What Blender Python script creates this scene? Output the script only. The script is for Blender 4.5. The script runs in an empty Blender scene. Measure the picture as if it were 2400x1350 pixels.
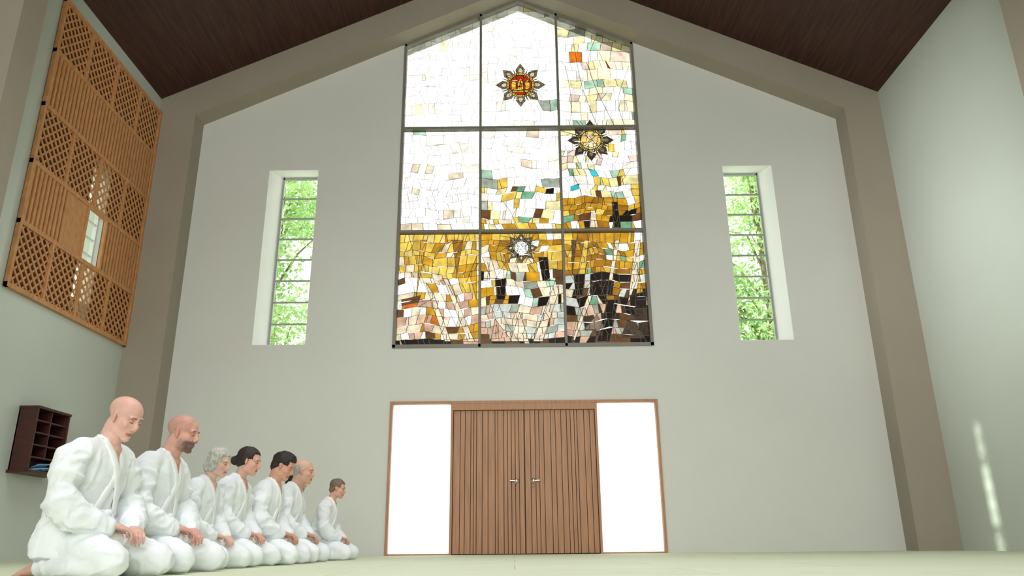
import bpy, bmesh, math, random
from mathutils import Vector, Matrix, noise
from mathutils.bvhtree import BVHTree
random.seed(7)
S = bpy.context.scene
S.view_settings.view_transform = 'Standard'
COL = S.collection
V = Vector
CX = 0.17      # building centre line
D = 12.10      # inner face of gable wall
WS = 3.2       # sky strength

def lin(c):
    o = []
    for v in c[:3]:
        v = v/255.0
        o.append(v/12.92 if v <= 0.04045 else ((v+0.055)/1.055)**2.4)
    return (o[0], o[1], o[2], 1.0)

# ---------------------------------------------------------------- materials
def mat(name, col, rough=0.6, var=0.0, vs=3.0, bump=0.0, bs=40.0, spec=0.5, stretch=(1,1,1), metal=0.0, sss=0.0, attr=None, bdist=0.01):
    m = bpy.data.materials.new(name); m.use_nodes = True
    nt = m.node_tree; N = nt.nodes; L = nt.links
    p = N['Principled BSDF']
    c = lin(col)
    p.inputs['Base Color'].default_value = c
    p.inputs['Roughness'].default_value = rough
    p.inputs['Specular IOR Level'].default_value = spec
    p.inputs['Metallic'].default_value = metal
    if sss:
        p.inputs['Subsurface Weight'].default_value = sss
        p.inputs['Subsurface Radius'].default_value = (0.02, 0.008, 0.004)
        p.inputs['Subsurface Scale'].default_value = 0.5
    tc = N.new('ShaderNodeTexCoord'); mp = N.new('ShaderNodeMapping')
    mp.inputs['Scale'].default_value = stretch
    L.new(tc.outputs['Object'], mp.inputs['Vector'])
    src = None
    if attr:
        a = N.new('ShaderNodeAttribute'); a.attribute_name = attr
        src = a.outputs['Color']
    if var or attr:
        n = N.new('ShaderNodeTexNoise'); n.inputs['Scale'].default_value = vs; n.inputs['Detail'].default_value = 5
        L.new(mp.outputs['Vector'], n.inputs['Vector'])
        mr = N.new('ShaderNodeMapRange')
        mr.inputs['From Min'].default_value = 0.3; mr.inputs['From Max'].default_value = 0.7
        mr.inputs['To Min'].default_value = 1-var; mr.inputs['To Max'].default_value = 1+var
        L.new(n.outputs['Fac'], mr.inputs['Value'])
        vm = N.new('ShaderNodeVectorMath'); vm.operation = 'SCALE'
        if src: L.new(src, vm.inputs[0])
        else: vm.inputs[0].default_value = c[:3]
        L.new(mr.outputs['Result'], vm.inputs['Scale'])
        L.new(vm.outputs['Vector'], p.inputs['Base Color'])
    if bump:
        n2 = N.new('ShaderNodeTexNoise'); n2.inputs['Scale'].default_value = bs; n2.inputs['Detail'].default_value = 4
        L.new(mp.outputs['Vector'], n2.inputs['Vector'])
        b = N.new('ShaderNodeBump'); b.inputs['Strength'].default_value = bump; b.inputs['Distance'].default_value = bdist
        L.new(n2.outputs['Fac'], b.inputs['Height']); L.new(b.outputs['Normal'], p.inputs['Normal'])
    return m

M_wall = mat('plaster_white', (214,215,208), 0.6, 0.02, 0.8, 0.12, 60, 0.3)
M_side = mat('plaster_side_bounce', (204,211,202), 0.34, 0.025, 0.7, 0.10, 20, 0.5)  # same white paint as the gable; greenish bounce light put into the colour
M_beam = mat('taupe_paint', (160,151,136), 0.6, 0.03, 1.0, 0.1, 50, 0.3)
M_reveal = mat('reveal_white', (242,242,239), 0.5, 0.01, 3)
M_frame = mat('window_frame_grey', (124,120,110), 0.5, 0.05, 6)
M_louv = mat('louvre_grey', (150,158,146), 0.5, 0.05, 6)
M_lead = mat('lead_came', (92,84,70), 0.5, 0.1, 20, metal=0.2)
M_wood = mat('door_wood', (176,128,92), 0.45, 0.16, 3.0, 0.2, 12, 0.4, (9,9,0.6))
M_wood_d = mat('door_groove_wood', (58,36,22), 0.6, 0.1, 8)
M_screen = mat('screen_cedar', (206,148,96), 0.55, 0.15, 4.0, 0.2, 14, 0.3, (4,4,2))
M_screen_b = mat('screen_backing', (108,62,34), 0.7, 0.15, 4.0)
M_dark = mat('dark_wood', (70,36,28), 0.45, 0.2, 6.0, 0.1, 20, 0.4, (1,1,6))
M_steel = mat('steel', (215,213,205), 0.3, 0.02, 10, metal=0.9)
M_paper = mat('blue_paper', (130,185,212), 0.7, 0.1, 10)

def ceiling_mat():
    m = mat('ceiling_planks', (66,37,27), 0.5, 0.4, 3.0, 0, 10, 0.35, (8,0.5,8))
    nt = m.node_tree; N = nt.nodes; L = nt.links; p = N['Principled BSDF']
    tc = N.new('ShaderNodeTexCoord'); sp = N.new('ShaderNodeSeparateXYZ'); L.new(tc.outputs['Object'], sp.inputs[0])
    mu = N.new('ShaderNodeMath'); mu.operation='MULTIPLY'; mu.inputs[1].default_value = 1/0.13; L.new(sp.outputs['X'], mu.inputs[0])
    fr = N.new('ShaderNodeMath'); fr.operation='FRACT'; L.new(mu.outputs[0], fr.inputs[0])
    gt = N.new('ShaderNodeMath'); gt.operation='GREATER_THAN'; gt.inputs[1].default_value = 0.08; L.new(fr.outputs[0], gt.inputs[0])
    b = N.new('ShaderNodeBump'); b.inputs['Distance'].default_value = 0.01; L.new(gt.outputs[0], b.inputs['Height']); L.new(b.outputs['Normal'], p.inputs['Normal'])
    return m
M_ceil = ceiling_mat()

def floor_mat():
    m = mat('tatami_mat', (218,224,196), 0.7, 0.05, 2.0, 0.2, 90, 0.3, (1,6,1))
    nt = m.node_tree; N = nt.nodes; L = nt.links; p = N['Principled BSDF']
    lk = p.inputs['Base Color'].links[0].from_socket
    tc = N.new('ShaderNodeTexCoord'); br = N.new('ShaderNodeTexBrick')
    br.inputs['Scale'].default_value = 1.0; br.inputs['Brick Width'].default_value = 2.0; br.inputs['Row Height'].default_value = 1.0
    br.inputs['Mortar Size'].default_value = 0.005
    br.inputs['Color1'].default_value=(1,1,1,1); br.inputs['Color2'].default_value=(0.95,0.96,0.95,1); br.inputs['Mortar'].default_value=(0.7,0.72,0.65,1)
    L.new(tc.outputs['Object'], br.inputs['Vector'])
    vm = N.new('ShaderNodeVectorMath'); vm.operation='MULTIPLY'
    L.new(lk, vm.inputs[0]); L.new(br.outputs['Color'], vm.inputs[1]); L.new(vm.outputs['Vector'], p.inputs['Base Color'])
    return m
M_floor = floor_mat()

def glass_mat(name, col=(1,1,1,1), attr=None):
    m = bpy.data.materials.new(name); m.use_nodes = True
    nt = m.node_tree; N = nt.nodes; L = nt.links
    N.remove(N['Principled BSDF']); out = N['Material Output']
    t = N.new('ShaderNodeBsdfTransparent'); t.inputs['Color'].default_value = col
    g = N.new('ShaderNodeBsdfGlossy'); g.inputs['Roughness'].default_value = 0.1; g.inputs['Color'].default_value=(0.8,0.8,0.8,1)
    mx = N.new('ShaderNodeMixShader'); mx.inputs['Fac'].default_value = 0.04
    if attr:
        a = N.new('ShaderNodeAttribute'); a.attribute_name = attr
        tc = N.new('ShaderNodeTexCoord'); n = N.new('ShaderNodeTexNoise'); n.inputs['Scale'].default_value = 7; n.inputs['Detail'].default_value = 4
        L.new(tc.outputs['Object'], n.inputs['Vector'])
        mr = N.new('ShaderNodeMapRange'); mr.inputs['From Min'].default_value=0.3; mr.inputs['From Max'].default_value=0.7
        mr.inputs['To Min'].default_value=0.65; mr.inputs['To Max'].default_value=1.25
        L.new(n.outputs['Fac'], mr.inputs['Value'])
        vm = N.new('ShaderNodeVectorMath'); vm.operation='SCALE'
        L.new(a.outputs['Color'], vm.inputs[0]); L.new(mr.outputs['Result'], vm.inputs['Scale']); L.new(vm.outputs['Vector'], t.inputs['Color'])
    L.new(t.outputs[0], mx.inputs[1]); L.new(g.outputs[0], mx.inputs[2])
    L.new(mx.outputs[0], out.inputs['Surface'])
    return m
M_stained = glass_mat('stained_glass', attr='Col')
M_clear = glass_mat('louvre_glass', (0.92,0.97,0.92,1))
def frosted():
    m = bpy.data.materials.new('frosted_glass'); m.use_nodes = True
    nt = m.node_tree; N = nt.nodes; L = nt.links
    N.remove(N['Principled BSDF'])
    t = N.new('ShaderNodeBsdfTranslucent'); t.inputs['Color'].default_value=(0.98,0.98,0.98,1)
    L.new(t.outputs[0], N['Material Output'].inputs['Surface'])
    return m
M_frost = frosted()

# ---------------------------------------------------------------- mesh helpers
def link_mesh(name, me, mats, parent=None, smooth=False):
    o = bpy.data.objects.new(name, me)
    for m in mats: me.materials.append(m)
    if smooth:
        me.polygons.foreach_set('use_smooth',[True]*len(me.polygons))
    COL.objects.link(o)
    if parent: o.parent = parent
    return o
def fin(name, bm, mats, parent=None, smooth=False):
    bmesh.ops.recalc_face_normals(bm, faces=bm.faces)
    me = bpy.data.meshes.new(name); bm.to_mesh(me); bm.free()
    return link_mesh(name, me, mats, parent, smooth)
def empty(name, loc=(0,0,0), rz=0, sc=1):
    e = bpy.data.objects.new(name, None); COL.objects.link(e)
    e.location = loc; e.rotation_euler = (0,0,rz); e.scale = (sc,sc,sc); e.empty_display_size = 0.1
    return e
def box(bm, x0,x1,y0,y1,z0,z1, mi=0):
    vs = [bm.verts.new((x,y,z)) for x in (x0,x1) for y in (y0,y1) for z in (z0,z1)]
    for f in ((0,1,3,2),(4,6,7,5),(0,4,5,1),(2,3,7,6),(0,2,6,4),(1,5,7,3)):
        fc = bm.faces.new([vs[i] for i in f]); fc.material_index = mi
def obox(bm, c, ax, ay, az, mi=0):
    c=V(c); ax=V(ax); ay=V(ay); az=V(az)
    vs = [bm.verts.new(c+ax*i+ay*j+az*k) for i in (-1,1) for j in (-1,1) for k in (-1,1)]
    for f in ((0,1,3,2),(4,6,7,5),(0,4,5,1),(2,3,7,6),(0,2,6,4),(1,5,7,3)):
        fc = bm.faces.new([vs[i] for i in f]); fc.material_index = mi
def prism(bm, pts, y0, y1, mi=0):
    a = [bm.verts.new((p[0],y0,p[1])) for p in pts]; b = [bm.verts.new((p[0],y1,p[1])) for p in pts]
    n=len(pts)
    fs=[bm.faces.new(a), bm.faces.new(b[::-1])]
    for i in range(n): fs.append(bm.faces.new((a[i],a[(i+1)%n],b[(i+1)%n],b[i])))
    for f in fs: f.material_index=mi
def tube(bm, pts, rad, seg=16, ups=None, rnd=True, mi=0):
    pts=[V(p) for p in pts]; n=len(pts)
    rad=[(r,r) if not isinstance(r,(tuple,list)) else r for r in rad]
    fr=[]
    for i in range(n):
        t=(pts[min(i+1,n-1)]-pts[max(i-1,0)]).normalized()
        up=V(ups[i]) if isinstance(ups,list) else (V(ups) if ups is not None else V((0,0,1)))
        if abs(t.dot(up.normalized()))>0.98: up=V((1,0,0)) if abs(t.x)<0.9 else V((0,1,0))
        s=t.cross(up).normalized(); nn=s.cross(t).normalized()
        fr.append((pts[i],t,s,nn,rad[i][0],rad[i][1]))
    seq=[]
    if rnd:
        p,t,s,nn,a,b=fr[0]; r=min(a,b)
        for ang in (75,50,25):
            k=math.radians(ang); seq.append((p-t*r*math.sin(k),s,nn,a*math.cos(k),b*math.cos(k)))
    for p,t,s,nn,a,b in fr: seq.append((p,s,nn,a,b))
    if rnd:
        p,t,s,nn,a,b=fr[-1]; r=min(a,b)
        for ang in (25,50,75):
            k=math.radians(ang); seq.append((p+t*r*math.sin(k),s,nn,a*math.cos(k),b*math.cos(k)))
    rings=[]
    for p,s,nn,a,b in seq:
        rings.append([bm.verts.new(p+s*a*math.cos(2*math.pi*j/seg)+nn*b*math.sin(2*math.pi*j/seg)) for j in range(seg)])
    for A,B in zip(rings[:-1],rings[1:]):
        for j in range(seg):
            f=bm.faces.new((A[j],A[(j+1)%seg],B[(j+1)%seg],B[j])); f.material_index=mi
    bm.faces.new(rings[0][::-1]).material_index=mi; bm.faces.new(rings[-1]).material_index=mi
def ell(bm, c, r, M=None, u=20, v=12, rot=None):
    T=Matrix.Translation(V(c))
    if rot is not None: T=T@rot
    T=T@Matrix.Diagonal((r[0],r[1],r[2],1))
    if M is not None: T=M@T
    bmesh.ops.create_uvsphere(bm,u_segments=u,v_segments=v,radius=1,matrix=T)
LOD=1.0
def remesh(bm, vox, it=4, fac=0.5):
    bmesh.ops.recalc_face_normals(bm, faces=bm.faces)
    me=bpy.data.meshes.new('tmp'); bm.to_mesh(me); bm.free()
    o=bpy.data.objects.new('tmp',me); COL.objects.link(o)
    r=o.modifiers.new('r','REMESH'); r.mode='VOXEL'; r.voxel_size=vox*LOD; r.adaptivity=0
    if it:
        s=o.modifiers.new('s','SMOOTH'); s.factor=fac; s.iterations=it
    dg=bpy.context.evaluated_depsgraph_get()
    res=bpy.data.meshes.new_from_object(o.evaluated_get(dg))
    bpy.data.objects.remove(o); bpy.data.meshes.remove(me)
    res.materials.clear()
    return res

# ================================================================ PEOPLE (built first: keeps dependency graph small)
M_gi=mat('white_cotton',(236,240,243),.85,.03,6,.35,160,.2,bdist=.003)
M_gi2=mat('collar_cotton',(244,247,249),.85,.02,6,.3,200,.2,bdist=.003)
M_skin=mat('skin',(200,150,130),.5,.06,30,.15,120,.35,sss=.15,attr='Col',bdist=.002)
M_lash=mat('lashes',(60,40,34),.7,.05,30)
HAIRM={}
def hairmat(col):
    if col not in HAIRM:
        HAIRM[col]=mat('hair_%d'%len(HAIRM),col,.55,.3,25,.8,55,.4,(2.5,2.5,1),bdist=.006)
    return HAIRM[col]
def setcol(me,fn):
    a=me.color_attributes.new('Col','FLOAT_COLOR','POINT')
    buf=[]
    for v in me.vertices: buf.extend(fn(v.co))
    a.data.foreach_set('color',buf)
def mixc(a,b,t): return (a[0]*(1-t)+b[0]*t,a[1]*(1-t)+b[1]*t,a[2]*(1-t)+b[2]*t,1.0)
def g(d,s): return math.exp(-(d/s)**2)
def sstep(a,b,x):
    t=max(0,min(1,(x-a)/(b-a))); return t*t*(3-2*t)

def hand(bm,wrist,dirv,upv,side,sc=1.0,curl=1.0):
    x=V(dirv).normalized(); z=V(upv); z=(z-x*z.dot(x)).normalized(); y=z.cross(x)
    def T(a,b,c): return V(wrist)+(x*a+y*b*side+z*c)*sc
    tube(bm,[T(-.05,0,0),T(.0,0,0),T(.04,0,.002),T(.088,0,.0)],[(.028*sc,.023*sc),(.029*sc,.020*sc),(.039*sc,.017*sc),(.040*sc,.012*sc)],16,ups=z)
    for yy,L,r,a0 in ((.029,.074,.0088,14),(.0095,.084,.0092,16),(-.0105,.077,.0088,20),(-.030,.060,.0078,25)):
        ang=math.radians(a0*curl); q=[.088,0.0]; pts=[T(.07,yy*.92,0),T(.088,yy,.001)]
        for f,da in ((.45,30),(.32,28),(.23,15)):
            q[0]+=math.cos(ang)*L*f; q[1]-=math.sin(ang)*L*f; pts.append(T(q[0],yy+(yy*.08),q[1])); ang+=math.radians(da*curl)
        tube(bm,pts,[r*sc,r*sc,r*.98*sc,r*.88*sc,r*.72*sc],10,ups=z)
    tube(bm,[T(.015,.018,-.003),T(.045,.042,-.010),T(.072,.052,-.016),T(.094,.050,-.020)],[.014*sc,.012*sc,.0105*sc,.008*sc],10,ups=z)

def person(name,X0,Y0,H,yaw=0,hp=12,hy=0,skin=(205,150,130),hair=None,hcol=(60,50,45),beard=None,stub=0,female=False,wide=1.0,seed=1,age=0,lean=0.0,brow=(90,70,60)):
    global LOD
    LOD=min(1.7,max(1.0,Y0/4.6))
    s=H/.95
    root=empty(name,(X0,Y0,0),math.radians(yaw),s)
    so=V((seed*3.7,seed*1.3,seed*7.1)); W_=wide*(.90 if female else 1.0)
    lx=lean
    # ---- trousers
    bm=bmesh.new()
    for d in (-1,1):
        tube(bm,[(-.20,d*.09,.165),(-.08,d*.125,.145),(.06,d*.175,.125),(.17,d*.215,.092)],[.108,.098,.090,.080])
        ell(bm,(.175,d*.217,.080),(.078,.078,.078))
        tube(bm,[(.16,d*.21,.055),(-.04,d*.18,.060),(-.24,d*.12,.055)],[(.070,.054),(.082,.058),(.07,.048)])
    ell(bm,(-.19,0,.18),(.15,.19,.13)); ell(bm,(-.03,0,.09),(.15,.14,.06))
    me=remesh(bm,.011,4)
    for v in me.vertices:
        p=v.co; n=noise.noise(V((p.x*9+p.z*6,p.y*12,p.z*12-p.x*4))+so); r=max(0,1-abs(n)*5)
        n2=noise.noise(V((p.x*20,p.y*9,p.z*22))+so*2)
        v.co=p+v.normal*(.008*r+.0025*n2)
        if v.co.z<.004: v.co.z=.004
    link_mesh('trousers',me,[M_gi],root,True)
    # ---- jacket
    bm=bmesh.new()
    tube(bm,[(-.20,0,.10),(-.19,0,.22),(-.175+lx*.3,0,.36),(-.142+lx*.6,0,.50),(-.120+lx*.85,0,.60),(-.106+lx,0,.66),(-.094+lx,0,.70),(-.088+lx,0,.722)],
         [(.215*W_,.170),(.205*W_,.158),(.184*W_,.138),(.196*W_,.135),(.19*W_,.120),(.155*W_,.094),(.088,.074),(.066,.062)],28,ups=(1,0,0),rnd=False)
    ell(bm,(-.05,0,.19),(.15,.20*W_,.075)); ell(bm,(-.22,0,.17),(.16,.205*W_,.13))
    for d in (-1,1):
        tube(bm,[(-.11+lx,d*.05,.672),(-.115+lx,d*.14*W_,.645),(-.12+lx*.9,d*.20*W_,.590),(-.11+lx*.7,d*.245*W_,.49),(-.10+lx*.5,d*.266*W_,.375),(-.04+lx*.3,d*.225*W_,.30),(.03,d*.15,.262),(.055,d*.125,.252)],
             [.047,.072,.084,.084,.092,.082,.060,.052])
    me=remesh(bm,.0095,4)
    for v in me.vertices:
        p=v.co; arm=sstep(.15*W_,.22*W_,abs(p.y))*(1 if p.z>.24 else 0)
        q1=V((p.x*7+p.z*4,p.y*6,p.z*9-p.x*7)); q2=V((p.x*11+p.z*2,p.y*11-p.z*2.5,p.z*3.2))
        n=noise.noise(q1+so)*arm+noise.noise(q2+so)*(1-arm)
        n3=noise.noise(q1*1.9+so*1.7)
        r=max(0,1-abs(n)*4.5)**1.3; r3=max(0,1-abs(n3)*4)
        fo=1-.75*sstep(.62,.69,p.z)
        v.co=p+v.normal*((.010+.004*arm)*r*fo+.0035*r3*fo+.001*noise.noise(p*30+so)-.003)
    vs=[v.co.copy() for v in me.vertices]
    bvh=BVHTree.FromPolygons(vs,[list(p.vertices) for p in me.polygons])
    me.materials.append(M_gi); me.materials.append(M_skin)
    setcol(me,lambda c:lin(skin))
    for p in me.polygons:
        c=p.center; p.use_smooth=True
        if c.z>.575 and c.x>-.075+lx and abs(c.y)<(c.z-.55)*.42: p.material_index=1
    jo=bpy.data.objects.new('jacket',me); COL.objects.link(jo); jo.parent=root
    # ---- lapels
    bm=bmesh.new()
    for d in (-1,1):
        pts=[];nr=[]
        for q in ((-.158,0,.716),(-.140,d*.048,.722),(-.100,d*.070,.722),(-.058,d*.066,.708)):
            pts.append(V(q)+V((lx,0,0))); nr.append((V((q[0]+.09,q[1],.03))).normalized())
        for yy,z in ((.058,.675),(.047,.63),(.030,.58),(.008,.53),(-.025,.46),(-.055,.40),(-.07,.34)):
            h=bvh.ray_cast(V((.6,d*yy,z)),V((-1,0,0)))
            if h[0] is None: continue
            if h[0].x>.04: continue
            pts.append(h[0]+V((.003 if d>0 else .006,0,0))); nr.append((h[1]+V((1.5,0,.2))).normalized())
        for _ in range(2):
            pts=[pts[0]]+[(pts[i-1]+pts[i]*2+pts[i+1])/4 for i in range(1,len(pts)-1)]+[pts[-1]]
        tube(bm,pts,[(.025,.009)]*len(pts),10,ups=nr)
    link_mesh('lapels',remesh(bm,.0045,3),[M_gi2],root,True)
    # ---- belt
    bm=bmesh.new(); ring=[]
    for i in range(36):
        a=2*math.pi*i/36; dv=V((math.cos(a),math.sin(a),0)); o=V((-.172+lx*.3,0,.345-.02*math.cos(a)))
        r=1/math.sqrt((math.cos(a)/.140)**2+(math.sin(a)/(.186*W_))**2)
        h=bvh.ray_cast(o,dv)
        if h[0] is not None and (h[0]-o).length<r*1.15: r=(h[0]-o).length
        ring.append((o+dv*(r+.005),dv))
    ring.append(ring[0])
    tube(bm,[p for p,_ in ring],[(.019,.006)]*37,8,ups=[n for _,n in ring],rnd=False)
    fx=ring[0][0]
    ell(bm,fx+V((.008,0,0)),(.018,.028,.02))
    tube(bm,[fx+V((.01,.01,0)),fx+V((.03,.04,-.06)),fx+V((.05,.06,-.085))],[(.016,.004)]*3,8,ups=(1,0,0))
    tube(bm,[fx+V((.01,-.01,0)),fx+V((.03,-.04,-.06)),fx+V((.05,-.06,-.085))],[(.016,.004)]*3,8,ups=(1,0,0))
    fin('belt',bm,[M_gi2],root,True)
    # ---- hands
    for d in (-1,1):
        bm=bmesh.new()
        hand(bm,(.070,d*.108,.248+(.016 if d<0 else 0)),(.70,-d*.66,-.30),(.15,0,1),-d*1.0,1.0 if not female else .9,1.1)
        me=remesh(bm,.0034,2)
        setcol(me,lambda c:mixc(lin(skin),(.42,.12,.08,1),.12+.12*noise.noise(c*40)))
        link_mesh('hand_right' if d<0 else 'hand_left',me,[M_skin],root,True)
    # ---- feet
    bm=bmesh.new()
    for d in (-1,1):
        tube(bm,[(-.22,d*.115,.055),(-.28,d*.10,.058),(-.34,d*.085,.04),(-.39,d*.07,.028)],[(.036,.034),(.036,.038),(.040,.028),(.044,.018)],14)
        for i in range(5):
            tube(bm,[(-.39,d*(.105-.0165*i),.022),(-.425-.004*i,d*(.100-.0165*i),.016)],[.010+.001*i,.009+.001*i],8)
    me=remesh(bm,.005,2); setcol(me,lambda c:mixc(lin(skin),(.40,.16,.09,1),.3))
    link_mesh('feet',me,[M_skin],root,True)
    # ---- head + neck
    HM=Matrix.Translation(V((0.0+lx,0,.832)))@Matrix.Rotation(math.radians(hy),4,'Z')@Matrix.Rotation(math.radians(hp),4,'Y')
    if female: HM=HM@Matrix.Scale(.95,4)
    HI=HM.inverted()
    bm=bmesh.new()
    E=lambda c,r,rot=None: ell(bm,c,r,HM,24,16,rot)
    E((-.022,0,.034),(.097,.078,.075)); E((.018,0,-.025),(.068,.064,.082)); E((.022,0,-.075),(.056,.054,.039))
    E((.060,0,-.099),(.022,.026,.020))
    for d in (-1,1):
        E((.046,d*.036,-.026),(.028,.026,.024)); E((.066,d*.024,.022),(.016,.028,.010)); E((.004,d*.050,-.066),(.040,.014,.032))
        E((-.010,d*.079,-.008),(.016,.007,.028),Matrix.Rotation(math.radians(-10),4,'Y')@Matrix.Rotation(math.radians(d*18),4,'Z'))
        E((-.004,d*.076,-.028),(.009,.006,.010))
        E((.088,d*.011,-.038),(.009,.008,.007)) 
    tube(bm,[HM@V(p) for p in ((.076,0,.014),(.086,0,-.008),(.097,0,-.029),(.095,0,-.036))],[.0085,.0095,.0115,.010],12)
    E((.078,0,-.063),(.011,.024,.0065)); E((.076,0,-.0735),(.011,.020,.007)); E((.068,0,-.055),(.014,.024,.014))
    nb=V((-.088+lx,0,.665)); ht=HM@V((-.028,0,-.05))
    tube(bm,[nb,nb.lerp(ht,.5)+V((-.004,0,0)),ht],[.060,.060,.062] if not female else [.052,.049,.051],20)
    ell(bm,nb+V((.012,0,-.005)),(.068,.068,.035))
    me=remesh(bm,.0042,3)
    base=lin(skin); red=(.50,.13,.09,1); hc=lin(hcol); lip=(.38,.12,.10,1)
    for v in me.vertices:
        q=HI@v.co
        if q.x>.02:
            k=sum(g(q.y-d*.031,.013)*g(q.z-.002,.010) for d in (-1,1))
            off=V((-.0085*k,0,0))
            off+=V((-.004*g(q.z+.0685,.0022)*g(q.y,.024),0,0)) if q.x>.06 else V((0,0,0))
            if age: off+=V((-.002*g(abs(q.y)-.036,.006)*g(q.z+.055,.02),0,0))
            v.co=HM@(q+off)
    def hcf(c):
        q=HI@c; t=base
        t=mixc(t,red,.22*g((q-V((.06,.04,-.03))).length,.035)+.22*g((q-V((.06,-.04,-.03))).length,.035)+.2*g((q-V((.1,0,-.03))).length,.02)+.2*(1 if abs(q.y)>.081 and q.z<.03 else 0)+(.14*age*max(0,min(1,(q.z)/.06)) if hair is None else 0))
        if q.x>.04: t=mixc(t,(t[0]*.55,t[1]*.45,t[2]*.45,1),.7*sum(g(q.y-d*.031,.018)*g(q.z-.006,.010) for d in (-1,1)))
        if q.x>.065 and abs(q.y)<.024 and abs(q.z+.0685)<.0095: t=mixc(t,lip,.75 if abs(q.z+.0685)>.002 else 1)
        if q.x>.055 and .010<abs(q.y)<.046 and abs(q.z-.0235+.12*(abs(q.y)-.028)**2/.02)<.0045: t=mixc(t,lin(brow),.7)
        n=noise.noise(q*60)
        if beard:
            k=sstep(-.010,.022,q.x)*sstep(-.030,-.052,q.z+.015*n)*sstep(-.125,-.108,q.z)
            mou=g(q.y,.022)*g(q.z+.0685,.006)*sstep(.055,.07,q.x)
            chin=sstep(.02,.06,q.x)
            t=mixc(t,lin(beard),max(0,k*(1-mou)*(.45+.45*chin)+.1*n*k))
        if stub:
            k=sstep(-.01,.02,q.z+.9*max(0,-q.x-.02))*sstep(.060,.045,q.x)*sstep(.11,.085,q.z)
            t=mixc(t,hc,stub*k*(.8+.3*n))
        return t
    setcol(me,hcf)
    link_mesh('head',me,[M_skin],root,True)
    bm=bmesh.new(); b2=bmesh.new()
    for d in (-1,1):
        ell(bm,(.0655,d*.031,.001),(.0135,.0145,.0105),HM)
        P=[]
        for a in (-1,-.5,0,.5,1):
            yy=d*.031+a*.0125; P.append(HM@V((.0655+.0138*math.sqrt(max(0,1-(a*.0125/.0145)**2-.1)),yy,-.0035-.0012*(1-a*a))))
        tube(b2,P,[.0009,.0014,.0016,.0014,.0009],6)
    me=bpy.data.meshes.new('eyelids'); bm.to_mesh(me); bm.free(); setcol(me,lambda c:mixc(base,(base[0]*.7,base[1]*.6,base[2]*.55,1),.5)); link_mesh('eyelids',me,[M_skin],root,True)
    fin('lashes',b2,[M_lash],root,True)
    # ---- hair
    if hair:
        bm=bmesh.new(); E=lambda c,r: ell(bm,c,r,HM,24,16)
        amp,fr=.004,30
        if hair!='fringe':
            E((-.028,0,.040),(.103,.085,.085)); E((-.064,0,-.012),(.056,.070,.070))
        if hair=='bob':
            amp,fr=.011,26
            for d in (-1,1): E((-.025,d*.058,-.02),(.052,.035,.072)); E((.02,d*.05,.045),(.045,.035,.045))
            E((-.07,0,-.04),(.06,.075,.075)); E((-.03,0,.06),(.095,.085,.072))
        if hair=='bun':
            E((-.13,0,-.025),(.045,.045,.042)); E((-.095,0,-.01),(.05,.05,.05))
            for d in (-1,1): E((-.03,d*.05,.0),(.045,.036,.045))
        if hair=='tail':
            tube(bm,[HM@V(p) for p in ((-.10,0,.0),(-.135,0,-.03),(-.14,0,-.09),(-.13,0,-.15))],[.03,.028,.026,.012],12)
        if hair=='thick':
            E((-.005,0,.07),(.085,.078,.062)); amp,fr=.008,22
        if hair=='fringe':
            E((-.050,0,.008),(.078,.085,.058)); E((-.065,0,-.02),(.052,.070,.06)); E((-.035,0,.035),(.09,.0825,.072)); amp=.003
        me=remesh(bm,.006,3)
        ctr=V((-.02,0,.0))
        for v in me.vertices:
            q=HI@v.co; n=noise.noise(q*fr+so); n2=noise.noise(q*fr*2.3+so)
            q=q+(q-ctr).normalized()*(amp*n+amp*.6*n2)
            fz=.066 if hair!='fringe' else .2
            hl=.048 if hair in('bob','thick') else .040
            k=0
            if q.x>hl and q.z<fz: k=1
            if hair in('short','thick','fringe','tail','bun') and q.x>.008 and q.z<.012: k=1
            if hair in('short','thick','fringe') and q.z<.012 and q.x>-.03: k=1
            if hair in('tail','bun') and q.z<-.0 and -.022<q.x: k=1
            if hair=='fringe' and q.z>.045: k=1
            if k: q=ctr+(q-ctr)*.80
            v.co=HM@q
        bmm=bmesh.new(); bmm.from_mesh(me); bmesh.ops.smooth_vert(bmm,verts=bmm.verts,factor=.4); bmm.to_mesh(me); bmm.free()
        link_mesh('hair',me,[hairmat(hcol)],root,True)
    return root

person('kneeling_man',-2.18,4.30,.965,-6,26,-8,(224,180,165),None,(150,130,120),None,.12,False,1.10,1,1)
person('kneeling_man',-2.14,5.00,.975,-3,13,0,(216,164,148),None,(95,75,65),(84,70,64),.35,False,1.05,2,1)
person('kneeling_woman',-2.17,5.75,.845,-4,14,-4,(222,182,165),'bob',(186,184,176),None,0,True,1.02,3,1,brow=(150,140,130))
person('kneeling_woman',-2.16,6.38,.93,-2,14,2,(216,168,148),'bun',(42,30,26),None,0,True,1.0,4,0)
person('kneeling_man',-2.07,7.00,.95,0,26,0,(210,158,136),'thick',(38,30,27),None,0,False,.95,5,0,lean=.01)
person('kneeling_man',-2.05,7.66,.965,0,8,0,(215,168,148),'fringe',(160,158,152),None,.2,False,.95,6,1)
person('kneeling_woman',-2.27,8.27,.90,0,8,0,(215,165,142),'tail',(35,27,24),None,0,True,1.0,7,0)
person('kneeling_woman',-1.98,8.88,.87,0,12,0,(215,165,145),'short',(120,100,84),None,0,True,.95,8,0)

# ================================================================ ROOM
SL=0.469
def low(x): return 10.04-SL*abs(x)
def up(x): return 10.65-SL*abs(x)
HW=6.34
def X(r): return CX+r

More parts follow.
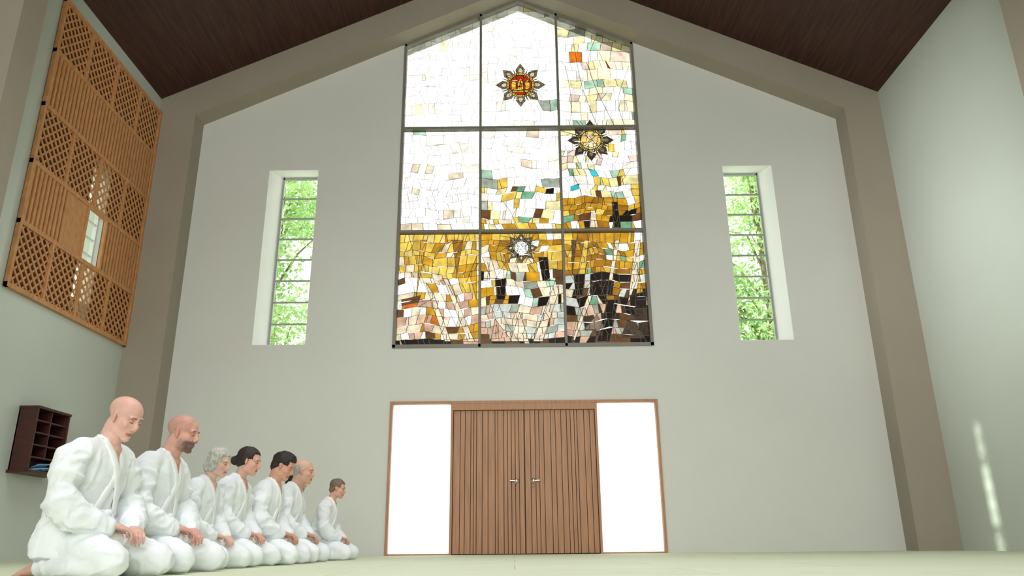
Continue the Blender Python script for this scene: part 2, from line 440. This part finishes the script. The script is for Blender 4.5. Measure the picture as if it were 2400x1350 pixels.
bm=bmesh.new(); y0,y1=D,D+0.35
for s in (-1,1):
    def P(l): prism(bm,[(CX+s*a,b) for a,b in l],y0,y1)
    P([(4.43,0),(HW+.1,0),(HW+.1,up(HW+.1)),(4.43,up(4.43))])
    P([(3.56,0),(4.43,0),(4.43,3.27),(3.56,3.27)])
    P([(3.56,6.45),(4.43,6.45),(4.43,up(4.43)),(3.56,up(3.56))])
    P([(2.125,0),(3.56,0),(3.56,up(3.56)),(2.125,up(2.125))])
    P([(0,low(0)),(2.125,low(2.125)),(2.125,up(2.125)),(0,up(0))])
prism(bm,[(X(-2.125),2.31),(X(2.125),2.31),(X(2.125),3.23),(X(-2.125),3.23)],y0,y1)
fin('wall_back',bm,[M_wall])

def portal(name,ya,yb,inner=5.70):
    bm=bmesh.new()
    for s in (-1,1):
        prism(bm,[(CX+s*inner,0),(CX+s*HW,0),(CX+s*HW,up(HW)),(CX+s*inner,low(inner))],ya,yb)
        prism(bm,[(CX+s*inner,low(inner)),(CX+s*HW,up(HW)),(CX,up(0)),(CX,low(0))],ya,yb)
    return fin(name,bm,[M_beam])
portal('trim_1',D-0.38,D)
portal('trim_2',7.55,7.95,5.98)
portal('trim_3',3.4,3.8,5.98)

YR=-8.0
bm=bmesh.new(); xl=CX-HW
wy0,wy1,wz0,wz1=10.12,10.60,3.50,5.50
box(bm,xl-.25,xl,YR,wy0,0,up(HW)+.05); box(bm,xl-.25,xl,wy1,D+.35,0,up(HW)+.05)
box(bm,xl-.25,xl,wy0,wy1,0,wz0); box(bm,xl-.25,xl,wy0,wy1,wz1,up(HW)+.05)
fin('wall_left',bm,[M_side])
bm=bmesh.new(); xr=CX+HW
box(bm,xr,xr+.25,YR,D+.35,0,up(HW)+.05)
fin('wall_right',bm,[M_side])
bm=bmesh.new(); box(bm,xl-.25,xr+.25,YR-.2,YR,0,10.8); fin('wall_rear',bm,[M_wall])
bm=bmesh.new()
for s in (-1,1):
    prism(bm,[(CX,up(0)),(CX+s*7.2,up(7.2)),(CX+s*7.2,up(7.2)+.2),(CX,up(0)+.2)],YR-.2,D+.6)
fin('ceiling',bm,[M_ceil])
bm=bmesh.new(); box(bm,xl,xr,YR,D,-.12,0); fin('floor',bm,[M_floor])
bm=bmesh.new(); box(bm,X(-2.125),X(2.125),D,D+.35,-.12,0.0); fin('trim_threshold',bm,[M_dark])

for idx,s in enumerate((-1,1)):
    root=empty('window_%d'%(idx+2))
    bm=bmesh.new()
    a=bm.verts; pts=[(4.43,D),(4.43,D+.34),(4.25,D+.34)]
    lo=[a.new((CX+s*p[0],p[1],3.27)) for p in pts]; hi=[a.new((CX+s*p[0],p[1],6.45)) for p in pts]
    bm.faces.new(lo); bm.faces.new(hi[::-1])
    for i in range(3): bm.faces.new((lo[i],lo[(i+1)%3],hi[(i+1)%3],hi[i]))
    bx=lambda p,q,c,d,e,f: box(bm,min(CX+s*p,CX+s*q),max(CX+s*p,CX+s*q),c,d,e,f)
    bx(3.56,3.565,D+.001,D+.34,3.27,6.45)
    bx(3.56,4.43,D+.001,D+.34,6.44,6.45); bx(3.56,4.43,D+.001,D+.34,3.27,3.275)
    fin('reveal',bm,[M_reveal],root)
    bm=bmesh.new()
    yg=D+.30
    bx(3.565,3.59,yg-.02,yg+.03,3.28,6.44); bx(4.235,4.265,yg-.02,yg+.03,3.28,6.44)
    bx(3.565,4.26,yg-.02,yg+.03,6.40,6.44); bx(3.565,4.26,yg-.02,yg+.03,3.28,3.31)
    n=8; h=(6.40-3.31)/n
    for i in range(n):
        z=3.31+h*i
        bx(3.59,4.235,yg-.03,yg+.0,z-.014,z+.014)
    fin('louvre_frame',bm,[M_louv],root)
    bm=bmesh.new()
    for i in range(n):
        z=3.31+h*i+h/2
        obox(bm,(CX+s*3.915,yg+.01,z),(0.32,0,0),(0,.003,0),(0,.02,h/2))
    fin('louvre_panes',bm,[M_clear],root)

# ---------------------------------------------------------------- stained glass
def clip(poly, p, n):
    out=[]; m=len(poly)
    for i in range(m):
        a=poly[i]; b=poly[(i+1)%m]
        da=(a[0]-p[0])*n[0]+(a[1]-p[1])*n[1]; db=(b[0]-p[0])*n[0]+(b[1]-p[1])*n[1]
        if da>=0: out.append(a)
        if (da>=0)!=(db>=0):
            t=da/(da-db); out.append((a[0]+(b[0]-a[0])*t,a[1]+(b[1]-a[1])*t))
    return out
def area(p):
    return 0.5*sum(p[i][0]*p[(i+1)%len(p)][1]-p[(i+1)%len(p)][0]*p[i][1] for i in range(len(p))) if len(p)>2 else 0
def ccw(p): return p if area(p)>0 else p[::-1]
def edges(poly):
    for i in range(len(poly)):
        a=poly[i]; b=poly[(i+1)%len(poly)]; dx,dy=b[0]-a[0],b[1]-a[1]; L=math.hypot(dx,dy)
        if L<1e-6: continue
        yield a,(-dy/L,dx/L)
def cut(cells, poly, col):
    poly=ccw(poly); out=[]; E=list(edges(poly))
    bx0=min(p[0] for p in poly);bx1=max(p[0] for p in poly);by0=min(p[1] for p in poly);by1=max(p[1] for p in poly)
    for c,k in cells:
        if max(p[0] for p in c)<bx0 or min(p[0] for p in c)>bx1 or max(p[1] for p in c)<by0 or min(p[1] for p in c)>by1:
            out.append((c,k)); continue
        ins=c
        for a,n in E:
            ins=clip(ins,a,n)
            if len(ins)<3: break
        if len(ins)<3 or area(ins)<3e-5:
            out.append((c,k)); continue
        rem=c
        for a,n in E:
            o=clip(rem,a,(-n[0],-n[1]))
            if len(o)>2 and area(o)>2e-5: out.append((o,k))
            rem=clip(rem,a,n)
            if len(rem)<3: break
        out.append((ins,col(k) if callable(col) else col))
    return out
def pick(t):
    r=random.random()*sum(w for w,_ in t)
    for w,c in t:
        r-=w
        if r<=0: break
    j=random.uniform(0.93,1.07)
    return tuple(min(330,v*j) for v in c)
W=(320,320,315); W2=(290,286,268); PY=(268,258,190); PG=(190,228,198); PP=(252,228,208); AM=(222,165,42); AL=(250,212,90); AD=(176,122,30)
BR=(112,78,44); BK=(38,30,24); TQ=(60,200,215); RD=(205,40,25); OR=(225,120,40); GR=(130,190,148); CR=(262,245,212); PK=(235,192,162); GY=(180,188,172); CG=(225,232,222)
def gcol(x,z):
    c=0 if x<-.71 else (1 if x<.71 else 2)
    if z>7.26:
        if c==0: return pick([(80,W),(15,W2),(3,(280,272,225))])
        if c==1:
            if z<7.8: return pick([(70,W),(14,W2),(7,CR),(2.5,(60,60,70)),(3,GY),(3,PG)])
            return pick([(84,W),(12,W2),(2,PY),(1.5,PG)])
        return pick([(38,W),(20,W2),(20,(280,272,225)),(10,PY),(8,PP),(2,PG),(.8,OR),(.5,RD),(2,GY)])
    if z>5.25:
        if c==0:
            if z<5.4: return pick([(7,W),(3,CR),(.7,TQ)])
            return pick([(80,W),(14,W2),(3,CR),(1,PG)])
        if c==1:
            if z>6.35: return pick([(80,W),(15,W2),(3,CR),(.6,BR),(1.2,PG)])
            if z>5.75: return pick([(50,W),(14,W2),(6,GR),(10,PY),(10,AL),(2,BR),(1.5,BK),(4,GY)])
            return pick([(26,W),(16,AL),(16,AM),(16,PY),(6,GR),(4,BR),(8,CR)])
        if z>6.5: return pick([(40,W),(20,W2),(18,PY),(12,PP),(4,AL),(3,GR),(1,BR)])
        if z>5.85: return pick([(36,W),(14,W2),(10,PG),(16,PY),(12,AL),(4,BR),(4,GR),(1.2,TQ)])
        return pick([(10,W),(42,AM),(20,AD),(14,AL),(6,BK),(5,GR),(2,BR)])
    if z>4.5:
        if c==0: return pick([(42,AL),(30,(255,228,135)),(15,AM),(12,CR),(.5,OR)])
        if c==1: return pick([(36,AL),(28,AM),(18,CR),(7,AD),(6,W),(2,BR)])
        return pick([(40,AM),(30,AD),(14,AL),(8,W),(3,GR),(4,BR),(1,BK)])
    if z>3.95:
        if c==0: return pick([(28,CR),(30,AL),(10,PK),(14,AM),(18,W),(3,BR)])
        if c==1: return pick([(24,W),(22,CR),(15,BK),(9,BR),(8,PG),(10,GY),(12,AM),(6,AL)])
        return pick([(34,BK),(18,BR),(18,AD),(14,CG),(5,GR),(8,CR),(8,AM),(1,RD)])
    if z<3.34: return pick([(6,BK),(3,BR),(1,PK)])
    if c==0: return pick([(30,CR),(22,PK),(9,BR),(18,W),(12,AM),(2,OR),(.6,TQ)])
    if c==1: return pick([(32,CG),(18,GY),(18,PK),(20,CR),(4,BR)])
    return pick([(22,(70,58,46)),(18,BR),(22,PK),(16,GY),(10,BK),(12,CG)])
zb=[3.23,5.25,7.26]; xb=[-2.125,-0.71,0.71,2.125]
cells=[]
for r in range(3):
    for c in range(3):
        xa,xc=xb[c]+.02,xb[c+1]-.02; za=zb[r]+.02; ztop=(zb[r+1]-.02) if r<2 else 10.1
        ph=random.uniform(0,6)
        def warp(p):
            ex=min(1,(p[0]-xa)/.25,(xc-p[0])/.25); ez=min(1,(p[1]-za)/.25,(ztop-p[1])/.25)
            ex=max(0,ex); ez=max(0,ez); k=1.0 if r<2 else .7
            return (p[0]+k*ex*(.050*math.sin(p[1]*5.1+p[0]*1.3+ph)+.018*math.sin(p[1]*13+ph*2)),
                    p[1]+k*ez*(.030*math.sin(p[0]*6.3+ph+p[1])+.014*math.sin(p[0]*15+p[1]*7)))
        z=za
        while z<ztop-.01:
            big = 1.2 if r==2 or (r==1 and c<2 and z>6) else 0.92
            h=random.uniform(.10,.19)*big
            if ztop-(z+h)<.08: h=ztop-z
            x=xa
            while x<xc-.01:
                w=random.choice([.1,.14,.17,.2,.26])*big
                if xc-(x+w)<.07: w=xc-x
                col=gcol(x+w/2,z+h/2)
                q=[warp((x,z)),warp((x+w,z)),warp((x+w,z+h)),warp((x,z+h))]
                if random.random()<(.22 if r<2 else .14):     # shard split
                    t=random.uniform(.25,.75); u=min(.95,max(.05,t+random.uniform(-.5,.5)))
                    a=(q[0][0]+(q[1][0]-q[0][0])*t,q[0][1]+(q[1][1]-q[0][1])*t); b=(q[3][0]+(q[2][0]-q[3][0])*u,q[3][1]+(q[2][1]-q[3][1])*u)
                    cells.append(([q[0],a,b,q[3]],col)); cells.append(([a,q[1],q[2],b],gcol(x+w/2,z+h/2)))
                else: cells.append((q,col))
                x+=w
            z+=h
tmp=[]
for c,k in cells:
    c=clip(c,(0,10.0),(-SL,-1)); 
    if len(c)>2: c=clip(c,(0,10.0),(SL,-1))
    if len(c)>2 and area(c)>1e-4: tmp.append((c,k))
cells=tmp
def px(x,y):
    v=(675-y-.01*(x-1200))/1788.0
    e=math.radians(18.55)+math.atan(v)
    Yd=math.cos(math.radians(18.55))-v*math.sin(math.radians(18.55))
    return ((x-1200+.01*(675-y))/1788.0/Yd*D-CX, math.tan(e)*D+.15)
blades=[([(1038,650),(1048,650),(1112,798),(1096,798)],CR),([(1008,700),(1018,694),(1056,798),(1042,798)],CR),
 ([(985,560),(1000,560),(975,690)],AM),([(1160,650),(1186,650),(1183,700),(1165,700)],BK),([(1262,600),(1284,600),(1290,655),(1272,655)],BK),
 ([(1196,798),(1218,730),(1240,798)],CR),([(1150,798),(1160,745),(1200,798)],PK),([(1250,798),(1302,655),(1310,680),(1272,798)],CR),
 ([(1334,795),(1375,700),(1394,645),(1386,700),(1348,795)],CR),([(1400,798),(1425,700),(1450,700),(1430,798)],BK),
 ([(1490,560),(1502,560),(1498,640),(1472,715)],CR),([(1443,560),(1453,560),(1430,690),(1422,690)],CR),([(1500,640),(1512,700),(1490,700)],AM),
 ([(1345,640),(1372,640),(1368,690),(1350,690)],BK),([(1385,490),(1396,490),(1402,530),(1382,530)],CR),([(1435,470),(1448,470),(1455,530),(1440,530)],BK),
 ([(1340,560),(1352,560),(1342,640)],BR),([(1478,690),(1515,680),(1516,720),(1478,722)],BK),([(1384,655),(1440,655),(1436,690),(1384,690)],BK),
 ([(1130,600),(1150,600),(1165,650),(1150,650)],CR),([(1355,640),(1370,560),(1380,560),(1372,640)],AL),
 ([(940,700),(985,690),(980,706),(940,714)],BR),([(1060,560),(1085,560),(1070,640)],AD),([(1100,640),(1116,600),(1116,700)],AM),
 ([(1455,790),(1480,730),(1512,790)],(84,70,56)),([(1370,770),(1400,735),(1420,770)],(150,128,108))]
for p,c in blades: cells=cut(cells,[px(*q) for q in p],c)
def medallion(cells,c,R,petal,disc,inner,n=8,core=None):
    cx,cz=c
    for i in range(n):
        a=math.pi/2+2*math.pi*i/n
        def pt(r,da): return (cx+R*r*math.cos(a+da),cz+R*r*math.sin(a+da))
        cells=cut(cells,[pt(.55,-.30),pt(.86,-.26),pt(1.15,0),pt(.86,.26),pt(.55,.30)],petal[0])
        cells=cut(cells,[pt(.60,-.15),pt(.82,-.13),pt(.94,0),pt(.82,.13),pt(.60,.15)],petal[1])
        cells=cut(cells,[pt(.55,.32),pt(.93,.39),pt(.55,.46)],petal[2])
    k=12
    cells=cut(cells,[(cx+R*.66*math.cos(2*math.pi*i/k),cz+R*.66*math.sin(2*math.pi*i/k)) for i in range(k)],disc)
    cells=cut(cells,[(cx+R*.52*math.cos(2*math.pi*(i+.5)/k),cz+R*.52*math.sin(2*math.pi*(i+.5)/k)) for i in range(k)],inner)
    if core:
        for poly,col in core: cells=cut(cells,[(cx+R*a,cz+R*b) for a,b in poly],col)
    return cells
GO=(258,215,60)
core1=[([(-.42,-.2),(-.22,-.25),(-.2,.12),(-.32,.28),(-.42,.1)],GO),([(.42,-.2),(.22,-.25),(.2,.12),(.32,.28),(.42,.1)],GO),
       ([(-.13,-.3),(.13,-.3),(.13,.1),(0,.38),(-.13,.1)],GO),([(-.4,-.38),(.4,-.38),(.35,-.27),(-.35,-.27)],GO),([(-.06,-.1),(.06,-.1),(0,.2)],OR)]
core2=[([(-.3,-.3),(0,-.42),(.3,-.3),(.1,0)],CR),([(-.25,.25),(.25,.25),(0,.02)],CR)]
core3=[([(-.3,-.3),(.3,-.3),(.3,.3),(-.3,.3)],(300,300,300))]
cells=medallion(cells,px(1220,195),.40,((128,116,88),(225,215,185),(150,112,90)),(245,200,70),(222,46,24),8,core1)
cells=medallion(cells,px(1385,325),.36,((66,54,42),(130,120,92),(110,90,55)),(235,215,130),(258,225,130),8,core2)
cells=medallion(cells,px(1222,578),.24,((130,110,66),(235,228,205),(160,120,66)),(245,225,165),W,8,core3)

sg=empty('window_1')
bm=bmesh.new(); cl=bm.loops.layers.float_color.new('Col')
bl=bmesh.new()
yg=D+.06
for c,k in cells:
    c=ccw(c); zc=sum(p[1] for p in c)/len(c); xc=sum(p[0] for p in c)/len(c)
    bright=min(k)>225
    lw=.0022 if (bright and zc>6.2 and xc<.7) else (.0032 if bright else .005)
    f=bm.faces.new([bm.verts.new((CX+p[0],yg,p[1])) for p in c])
    q=lin(k)
    for lp in f.loops: lp[cl]=(min(q[0]/WS,.97),min(q[1]/WS,.97),min(q[2]/WS,.97),1)
    for i in range(len(c)):
        a=c[i]; b=c[(i+1)%len(c)]; dx,dy=b[0]-a[0],b[1]-a[1]; L=math.hypot(dx,dy)
        if L<.004: continue
        n=(-dy/L*lw,dx/L*lw)
        bl.faces.new([bl.verts.new((CX+p[0],yg-.003,p[1])) for p in (a,b,(b[0]+n[0],b[1]+n[1]),(a[0]+n[0],a[1]+n[1]))])
fin('stained_panes',bm,[M_stained],sg)
def leadline(pts,w=.007):
    P=[px(*p) for p in pts]
    Q=[]
    for i in range(len(P)-1):
        p0=P[max(i-1,0)];p1=P[i];p2=P[i+1];p3=P[min(i+2,len(P)-1)]
        for t in [j/6 for j in range(6)]:
            Q.append(tuple(.5*((2*p1[k])+(-p0[k]+p2[k])*t+(2*p0[k]-5*p1[k]+4*p2[k]-p3[k])*t*t+(-p0[k]+3*p1[k]-3*p2[k]+p3[k])*t**3) for k in (0,1)))
    Q.append(P[-1])
    for a,b in zip(Q[:-1],Q[1:]):
        dx,dy=b[0]-a[0],b[1]-a[1]; L=math.hypot(dx,dy) or 1
        obox(bl,(CX+(a[0]+b[0])/2,yg-.005,(a[1]+b[1])/2),(dx/2,0,dy/2),(0,.004,0),(-dy/L*w/2,0,dx/L*w/2))
for l in ([(1190,545),(1215,580),(1180,620),(1160,670),(1180,740),(1215,798)],[(1255,545),(1232,580),(1262,620),(1290,670),(1275,740),(1240,798)],
          [(1060,560),(1025,590),(1012,640),(1040,700),(1085,798)],[(960,560),(985,640),(1010,700)],[(1345,560),(1330,620),(1360,690),(1340,795)],
          [(1400,560),(1385,620),(1420,700),(1410,795)],[(1500,560),(1480,640),(1440,710),(1440,795)],[(1150,600),(1140,680),(1160,740),(1170,798)],
          [(1345,100),(1365,200),(1400,290)],[(1410,60),(1380,150),(1440,290)],[(1325,150),(1340,230),(1335,290)],[(1475,150),(1450,230),(1465,292)],
          [(1340,400),(1365,460),(1350,535)],[(1480,390),(1440,460),(1450,535)],[(1180,470),(1200,500),(1215,535)]):
    leadline(l)
fin('lead_cames',bl,[M_lead],sg)
bm=bmesh.new(); fy0,fy1=D-.02,D+.10
box(bm,X(-2.125)-.01,X(-2.125)+.040,fy0,fy1,3.20,low(2.125)); box(bm,X(2.125)-.040,X(2.125)+.01,fy0,fy1,3.20,low(2.125))
box(bm,X(-2.135),X(2.135),fy0,fy1,3.19,3.25)
for x in (-.71,.71): box(bm,X(x)-.020,X(x)+.020,fy0,fy1,3.2,low(.71)-.01)
for z in (5.25,7.26): box(bm,X(-2.12),X(2.12),fy0+.003,fy1,z-.022,z+.022)
for s in (-1,1): prism(bm,[(CX,low(0)-.06),(CX+s*2.12,low(2.12)-.06),(CX+s*2.12,low(2.12)+.0),(CX,low(0))],fy0,fy1)
fin('window_bars',bm,[M_frame],sg)

# ---------------------------------------------------------------- doors
dr=empty('door_1')
bm=bmesh.new()
box(bm,X(-2.125),X(-2.085),D-.03,D+.12,0,2.31); box(bm,X(2.085),X(2.125),D-.03,D+.12,0,2.31)
box(bm,X(-2.125),X(2.125),D-.031,D+.12,2.275,2.315)
for s in (-1,1): box(bm,min(X(s*1.12),X(s*1.155)),max(X(s*1.12),X(s*1.155)),D-.02,D+.12,0,2.28)
box(bm,X(-1.12),X(1.12),D-.025,D+.12,2.17,2.28)
box(bm,X(-2.085),X(-1.155),D-.0,D+.1,0,.02); box(bm,X(1.155),X(2.085),D-.0,D+.1,0,.02)
fin('door_frame',bm,[M_wood],dr)
bm=bmesh.new(); bg=bmesh.new()
box(bg,X(-1.12),X(1.12),D+.05,D+.09,.0,2.17)
for s in (-1,1):
    a,b=(X(-1.115),X(-.005)) if s<0 else (X(.005),X(1.115))
    x=a; rnd=random.Random(5 if s<0 else 9)
    while x<b-.005:
        w=rnd.choice([.045,.06,.075,.09,.11])
        if b-(x+w)<.04: w=b-x
        box(bm,x+.005,min(x+w,b)-.005,D+.02+rnd.choice([0,.006]),D+.055,.012,2.165)
        x+=w
fin('door_boards',bm,[M_wood],dr); fin('door_core',bg,[M_wood_d],dr)
bm=bmesh.new()
for s,cx in ((-1,X(-.13)),(1,X(.13))):
    tube(bm,[(cx,D+.03,1.07),(cx,D+.008,1.07)],[.042,.042],20,rnd=False)
    tube(bm,[(cx,D+.02,1.07),(cx,D-.04,1.07)],[.014,.014],12)
    tube(bm,[(cx,D-.045,1.07),(cx+s*.10,D-.05,1.075)],[.015,.011],12)
    ell(bm,(cx,D-.045,1.07),(.030,.022,.030))
    tube(bm,[(cx,D+.03,.98),(cx,D+.01,.98)],[.014,.014],14,rnd=False)
fin('door_handles',bm,[M_steel],dr,True)
bm=bmesh.new()
for s in (-1,1): box(bm,min(X(s*1.155),X(s*2.085)),max(X(s*1.155),X(s*2.085)),D+.05,D+.056,.02,2.275)
fin('sidelight_panes',bm,[M_frost],dr)

# ---------------------------------------------------------------- cedar screen on left wall
sc=empty('lattice_screen')
ya,yb=8.72,D-.385; xs=xl+.004
zz=[3.2+.835*k for k in range(6)]; zz[-1]=7.36
bm=bmesh.new(); bk=bmesh.new()
for k,z in enumerate(zz): box(bm,xs+.005,xs+.055,ya,yb,z-.03,z+.03)
for y in (ya,yb): box(bm,xs+.005,xs+.057,y-(.0 if y==ya else .05),y+(.05 if y==ya else .0),zz[0]-.03,zz[-1]+.03)
nd=4
def seg_clip(y0,z0,dy,dz,b):
    t0,t1=-1e9,1e9
    for o,d,lo,hi in ((y0,dy,b[0],b[1]),(z0,dz,b[2],b[3])):
        a=(lo-o)/d; c=(hi-o)/d
        if a>c: a,c=c,a
        t0=max(t0,a); t1=min(t1,c)
    return (t0,t1) if t1-t0>.03 else None
for k in range(5):
    z0,z1=zz[k]+.03,zz[k+1]-.03
    if k%2==0:
        for i in range(1,nd):
            y=ya+(yb-ya)*i/nd; box(bm,xs+.008,xs+.052,y-.022,y+.022,z0,z1)
        for i in range(nd):
            b=(ya+(yb-ya)*i/nd+.02,ya+(yb-ya)*(i+1)/nd-.02,z0,z1)
            for sgn,off in ((1,.025),(-1,.038)):
                c=-1.6
                while c<2.4:
                    r=seg_clip(b[0]+c,z0 if sgn>0 else z1,.7071,.7071*sgn,b)
                    if r:
                        tm=(r[0]+r[1])/2; hl=(r[1]-r[0])/2
                        obox(bm,(xs+off,b[0]+c+.7071*tm,(z0 if sgn>0 else z1)+.7071*sgn*tm),(0,.7071*hl,.7071*sgn*hl),(.006,0,0),(0,-.7071*sgn*.013,.7071*.013))
                    c+=.135
    else:
        y=ya+.05
        while y<yb-.05:
            w=.046
            if not (k==1 and wy0-.03<y+.03<wy1+.0) and not (k==1 and 9.62<y<wy0):
                box(bm,xs+.012,xs+.045,y,y+w,z0,z1)
            y+=.088
        if k==1:
            box(bm,xs+.012,xs+.035,9.62,wy0-.02,z0,z1)
            for y in (wy0-.03,wy1): box(bm,xs+.008,xs+.055,y,y+.03,z0,z1)
    box(bk,xs,xs+.006,ya,wy0,z0-.03,z1+.03); box(bk,xs,xs+.006,wy1,yb,z0-.03,z1+.03)
    if z1<wz0 or z0>wz1: box(bk,xs,xs+.006,wy0,wy1,z0-.03,z1+.03)
fin('screen_lattice',bm,[M_screen],sc); fin('screen_backing',bk,[M_screen_b],sc)
wr=empty('window_4')
bm=bmesh.new(); bgm=bmesh.new()
for i in range(9):
    z=wz0+(wz1-wz0)*i/8
    box(bm,xl-.12,xl-.08,wy0,wy1,z-.01,z+.01)
    if i<8: box(bgm,xl-.103,xl-.098,wy0,wy1,z+.01,z+.24)
for y in (wy0,wy1-.02): box(bm,xl-.13,xl-.07,y,y+.02,wz0,wz1)
fin('louvre_frame',bm,[M_reveal],wr); fin('louvre_panes',bgm,[M_clear],wr)
bm=bmesh.new()
box(bm,-7.3,-7.1,9.4,10.31,-.2,7.4); fin('sun_blocker',bm,[M_beam])  # added unseen slab outside, cuts the near edge of the sun streak
bm=bmesh.new()
box(bm,-7.3,-7.1,10.47,11.3,-.2,7.4); fin('sun_blocker',bm,[M_beam])  # second added slab; the slot between them narrows the sun streak

# ---------------------------------------------------------------- wall shelf
ws=empty('wall_shelf')
bm=bmesh.new(); a,b=9.50,10.22; z0,z1=1.06,1.83; dx=.24
box(bm,xl,xl+.015,a,b,z0,z1); box(bm,xl,xl+dx,a,a+.025,z0,z1); box(bm,xl,xl+dx,b-.025,b,z0,z1)
box(bm,xl,xl+dx+.01,a-.01,b+.01,z1-.01,z1+.02); box(bm,xl,xl+dx+.06,a-.03,b+.04,z0-.03,z0+.005)
for z in (1.22,1.37,1.52,1.67): box(bm,xl+.015,xl+dx-.02,a+.025,b-.025,z,z+.018)
box(bm,xl+.015,xl+dx-.025,a+.34,a+.36,1.22,z1-.01)
fin('shelf_case',bm,[M_dark],ws)
bm=bmesh.new()
for i in range(5):
    obox(bm,(xl+.17+.01*i,a+.18+.07*i,1.075+.010*i),(.07,.02*(i%2),.0),(-.01,.11,0),(0,0,.004))
obox(bm,(xl+.20,a+.32,1.14),(.05,0,.02),(0,.12,.01),(0,0,.004))
fin('leaflets',bm,[M_paper],ws)

# ================================================================ OUTSIDE
M_ground=mat('pale_ground',(215,215,205),.9,.08,1.5)  # ground tone made pale to bounce more light into the frosted sidelights
bm=bmesh.new(); box(bm,-40,40,D+.36,60,-.4,-.15); fin('ground',bm,[M_ground])
def leafmat():
    m=bpy.data.materials.new('leaves'); m.use_nodes=True; nt=m.node_tree; N=nt.nodes; L=nt.links
    N.remove(N['Principled BSDF'])
    d=N.new('ShaderNodeBsdfDiffuse'); t=N.new('ShaderNodeBsdfTranslucent'); mx=N.new('ShaderNodeMixShader'); mx.inputs[0].default_value=.45
    tc=N.new('ShaderNodeTexCoord'); n=N.new('ShaderNodeTexNoise'); n.inputs['Scale'].default_value=3; n.inputs['Detail'].default_value=4
    r=N.new('ShaderNodeValToRGB'); r.color_ramp.elements[0].position=.35; r.color_ramp.elements[0].color=(.24,.44,.15,1)
    r.color_ramp.elements[1].position=.65; r.color_ramp.elements[1].color=(.60,.74,.38,1)
    L.new(tc.outputs['Object'],n.inputs['Vector']); L.new(n.outputs['Fac'],r.inputs[0])
    L.new(r.outputs[0],d.inputs[0]); L.new(r.outputs[0],t.inputs[0]); L.new(d.outputs[0],mx.inputs[1]); L.new(t.outputs[0],mx.inputs[2])
    L.new(mx.outputs[0],N['Material Output'].inputs['Surface']); return m
M_leaf=leafmat(); M_bark=mat('bark',(130,115,95),.9,.3,5,.5,20)
for s in (-1,1):
    rnd=random.Random(11+s); cx=CX+s*5.9
    root=empty('tree',(0,0,0))
    bm=bmesh.new()
    clumps=[(cx+rnd.uniform(-1.5,1.2),17+rnd.uniform(-1,1.2),2.6+7.0*(i+rnd.random())/40,rnd.uniform(.6,.95)) for i in range(40)]
    for c in clumps:
        tube(bm,[(cx,17.2,max(.5,c[2]-1.6)),((cx+c[0])/2,17.1,c[2]-.6),(c[0],c[1],c[2])],[.04,.025,.010],6)
    tube(bm,[(cx,17.2,-.2),(cx+.1,17.2,4),(cx-.1,17.2,8.5)],[.2,.14,.05],10)
    fin('trunk',bm,[M_bark],root)
    vs=[];fs=[]
    for c in clumps:
        for i in range(400):
            while True:
                q=V((rnd.uniform(-1,1),rnd.uniform(-1,1),rnd.uniform(-1,1)))
                if q.length<1: break
            p=V(c[:3])+q*c[3]
            n=V((rnd.gauss(0,1),rnd.gauss(0,1),rnd.gauss(0,1)+.6)).normalized()
            u=n.orthogonal().normalized(); u=(Matrix.Rotation(rnd.uniform(0,6.28),3,n)@u); w=n.cross(u)
            l=rnd.uniform(.05,.10); k=l*.42; b=len(vs)
            vs+= [p+u*l,p+w*k,p-u*l*.9,p-w*k]; fs.append((b,b+1,b+2,b+3))
    me=bpy.data.meshes.new('foliage'); me.from_pydata(vs,[],fs); link_mesh('foliage',me,[M_leaf],root)

# ================================================================ LIGHT + CAMERA
w=bpy.data.worlds.new('World'); S.world=w; w.use_nodes=True
bgn=w.node_tree.nodes['Background']; bgn.inputs[0].default_value=(1,1,.99,1); bgn.inputs[1].default_value=WS
def arealight(name,loc,rot,sx,sy,p,col=(1,1,1),spread=None):
    l=bpy.data.lights.new(name,'AREA'); l.shape='RECTANGLE'; l.size=sx; l.size_y=sy; l.energy=p; l.color=col
    if spread: l.spread=math.radians(spread)
    o=bpy.data.objects.new(name,l); o.location=loc; o.rotation_euler=rot; COL.objects.link(o); return o
arealight('rear_daylight',(CX,-7.6,4.6),(math.radians(90),0,0),9,6,620,(1,1,.98),120)
arealight('overhead_fill',(CX-.4,4.8,8.6),(0,0,0),5,6,270,(.98,1,1),125)  # added ambient fill lamp for floor, walls and figures; ceiling has no opening
o=arealight('side_window_daylight',(-5.7,6.2,5.2),(0,0,0),.5,2.4,26,(1,1,1),32)
o.rotation_euler=(V((6.5,9.9,4.4))-V((-5.7,6.2,5.2))).to_track_quat('-Z','Z').to_euler()
sl=bpy.data.lights.new('sun','SUN'); sl.energy=5; sl.angle=.012; sl.color=(1,.97,.9)
so_=bpy.data.objects.new('sun',sl); dv=V((12.7,.38,-3.75)).normalized(); so_.rotation_euler=dv.to_track_quat('-Z','Y').to_euler(); so_.location=(-20,10,8); COL.objects.link(so_)

cam=bpy.data.cameras.new('camera'); co=bpy.data.objects.new('camera',cam); COL.objects.link(co)
cam.sensor_width=36; cam.lens=1788/2400*36; cam.clip_start=.02
R=Matrix.Rotation(math.radians(90+18.55),4,'X')@Matrix.Rotation(math.radians(-.57),4,'Z')
co.matrix_world=Matrix.Translation(V((0,0,.15)))@R
S.camera=co
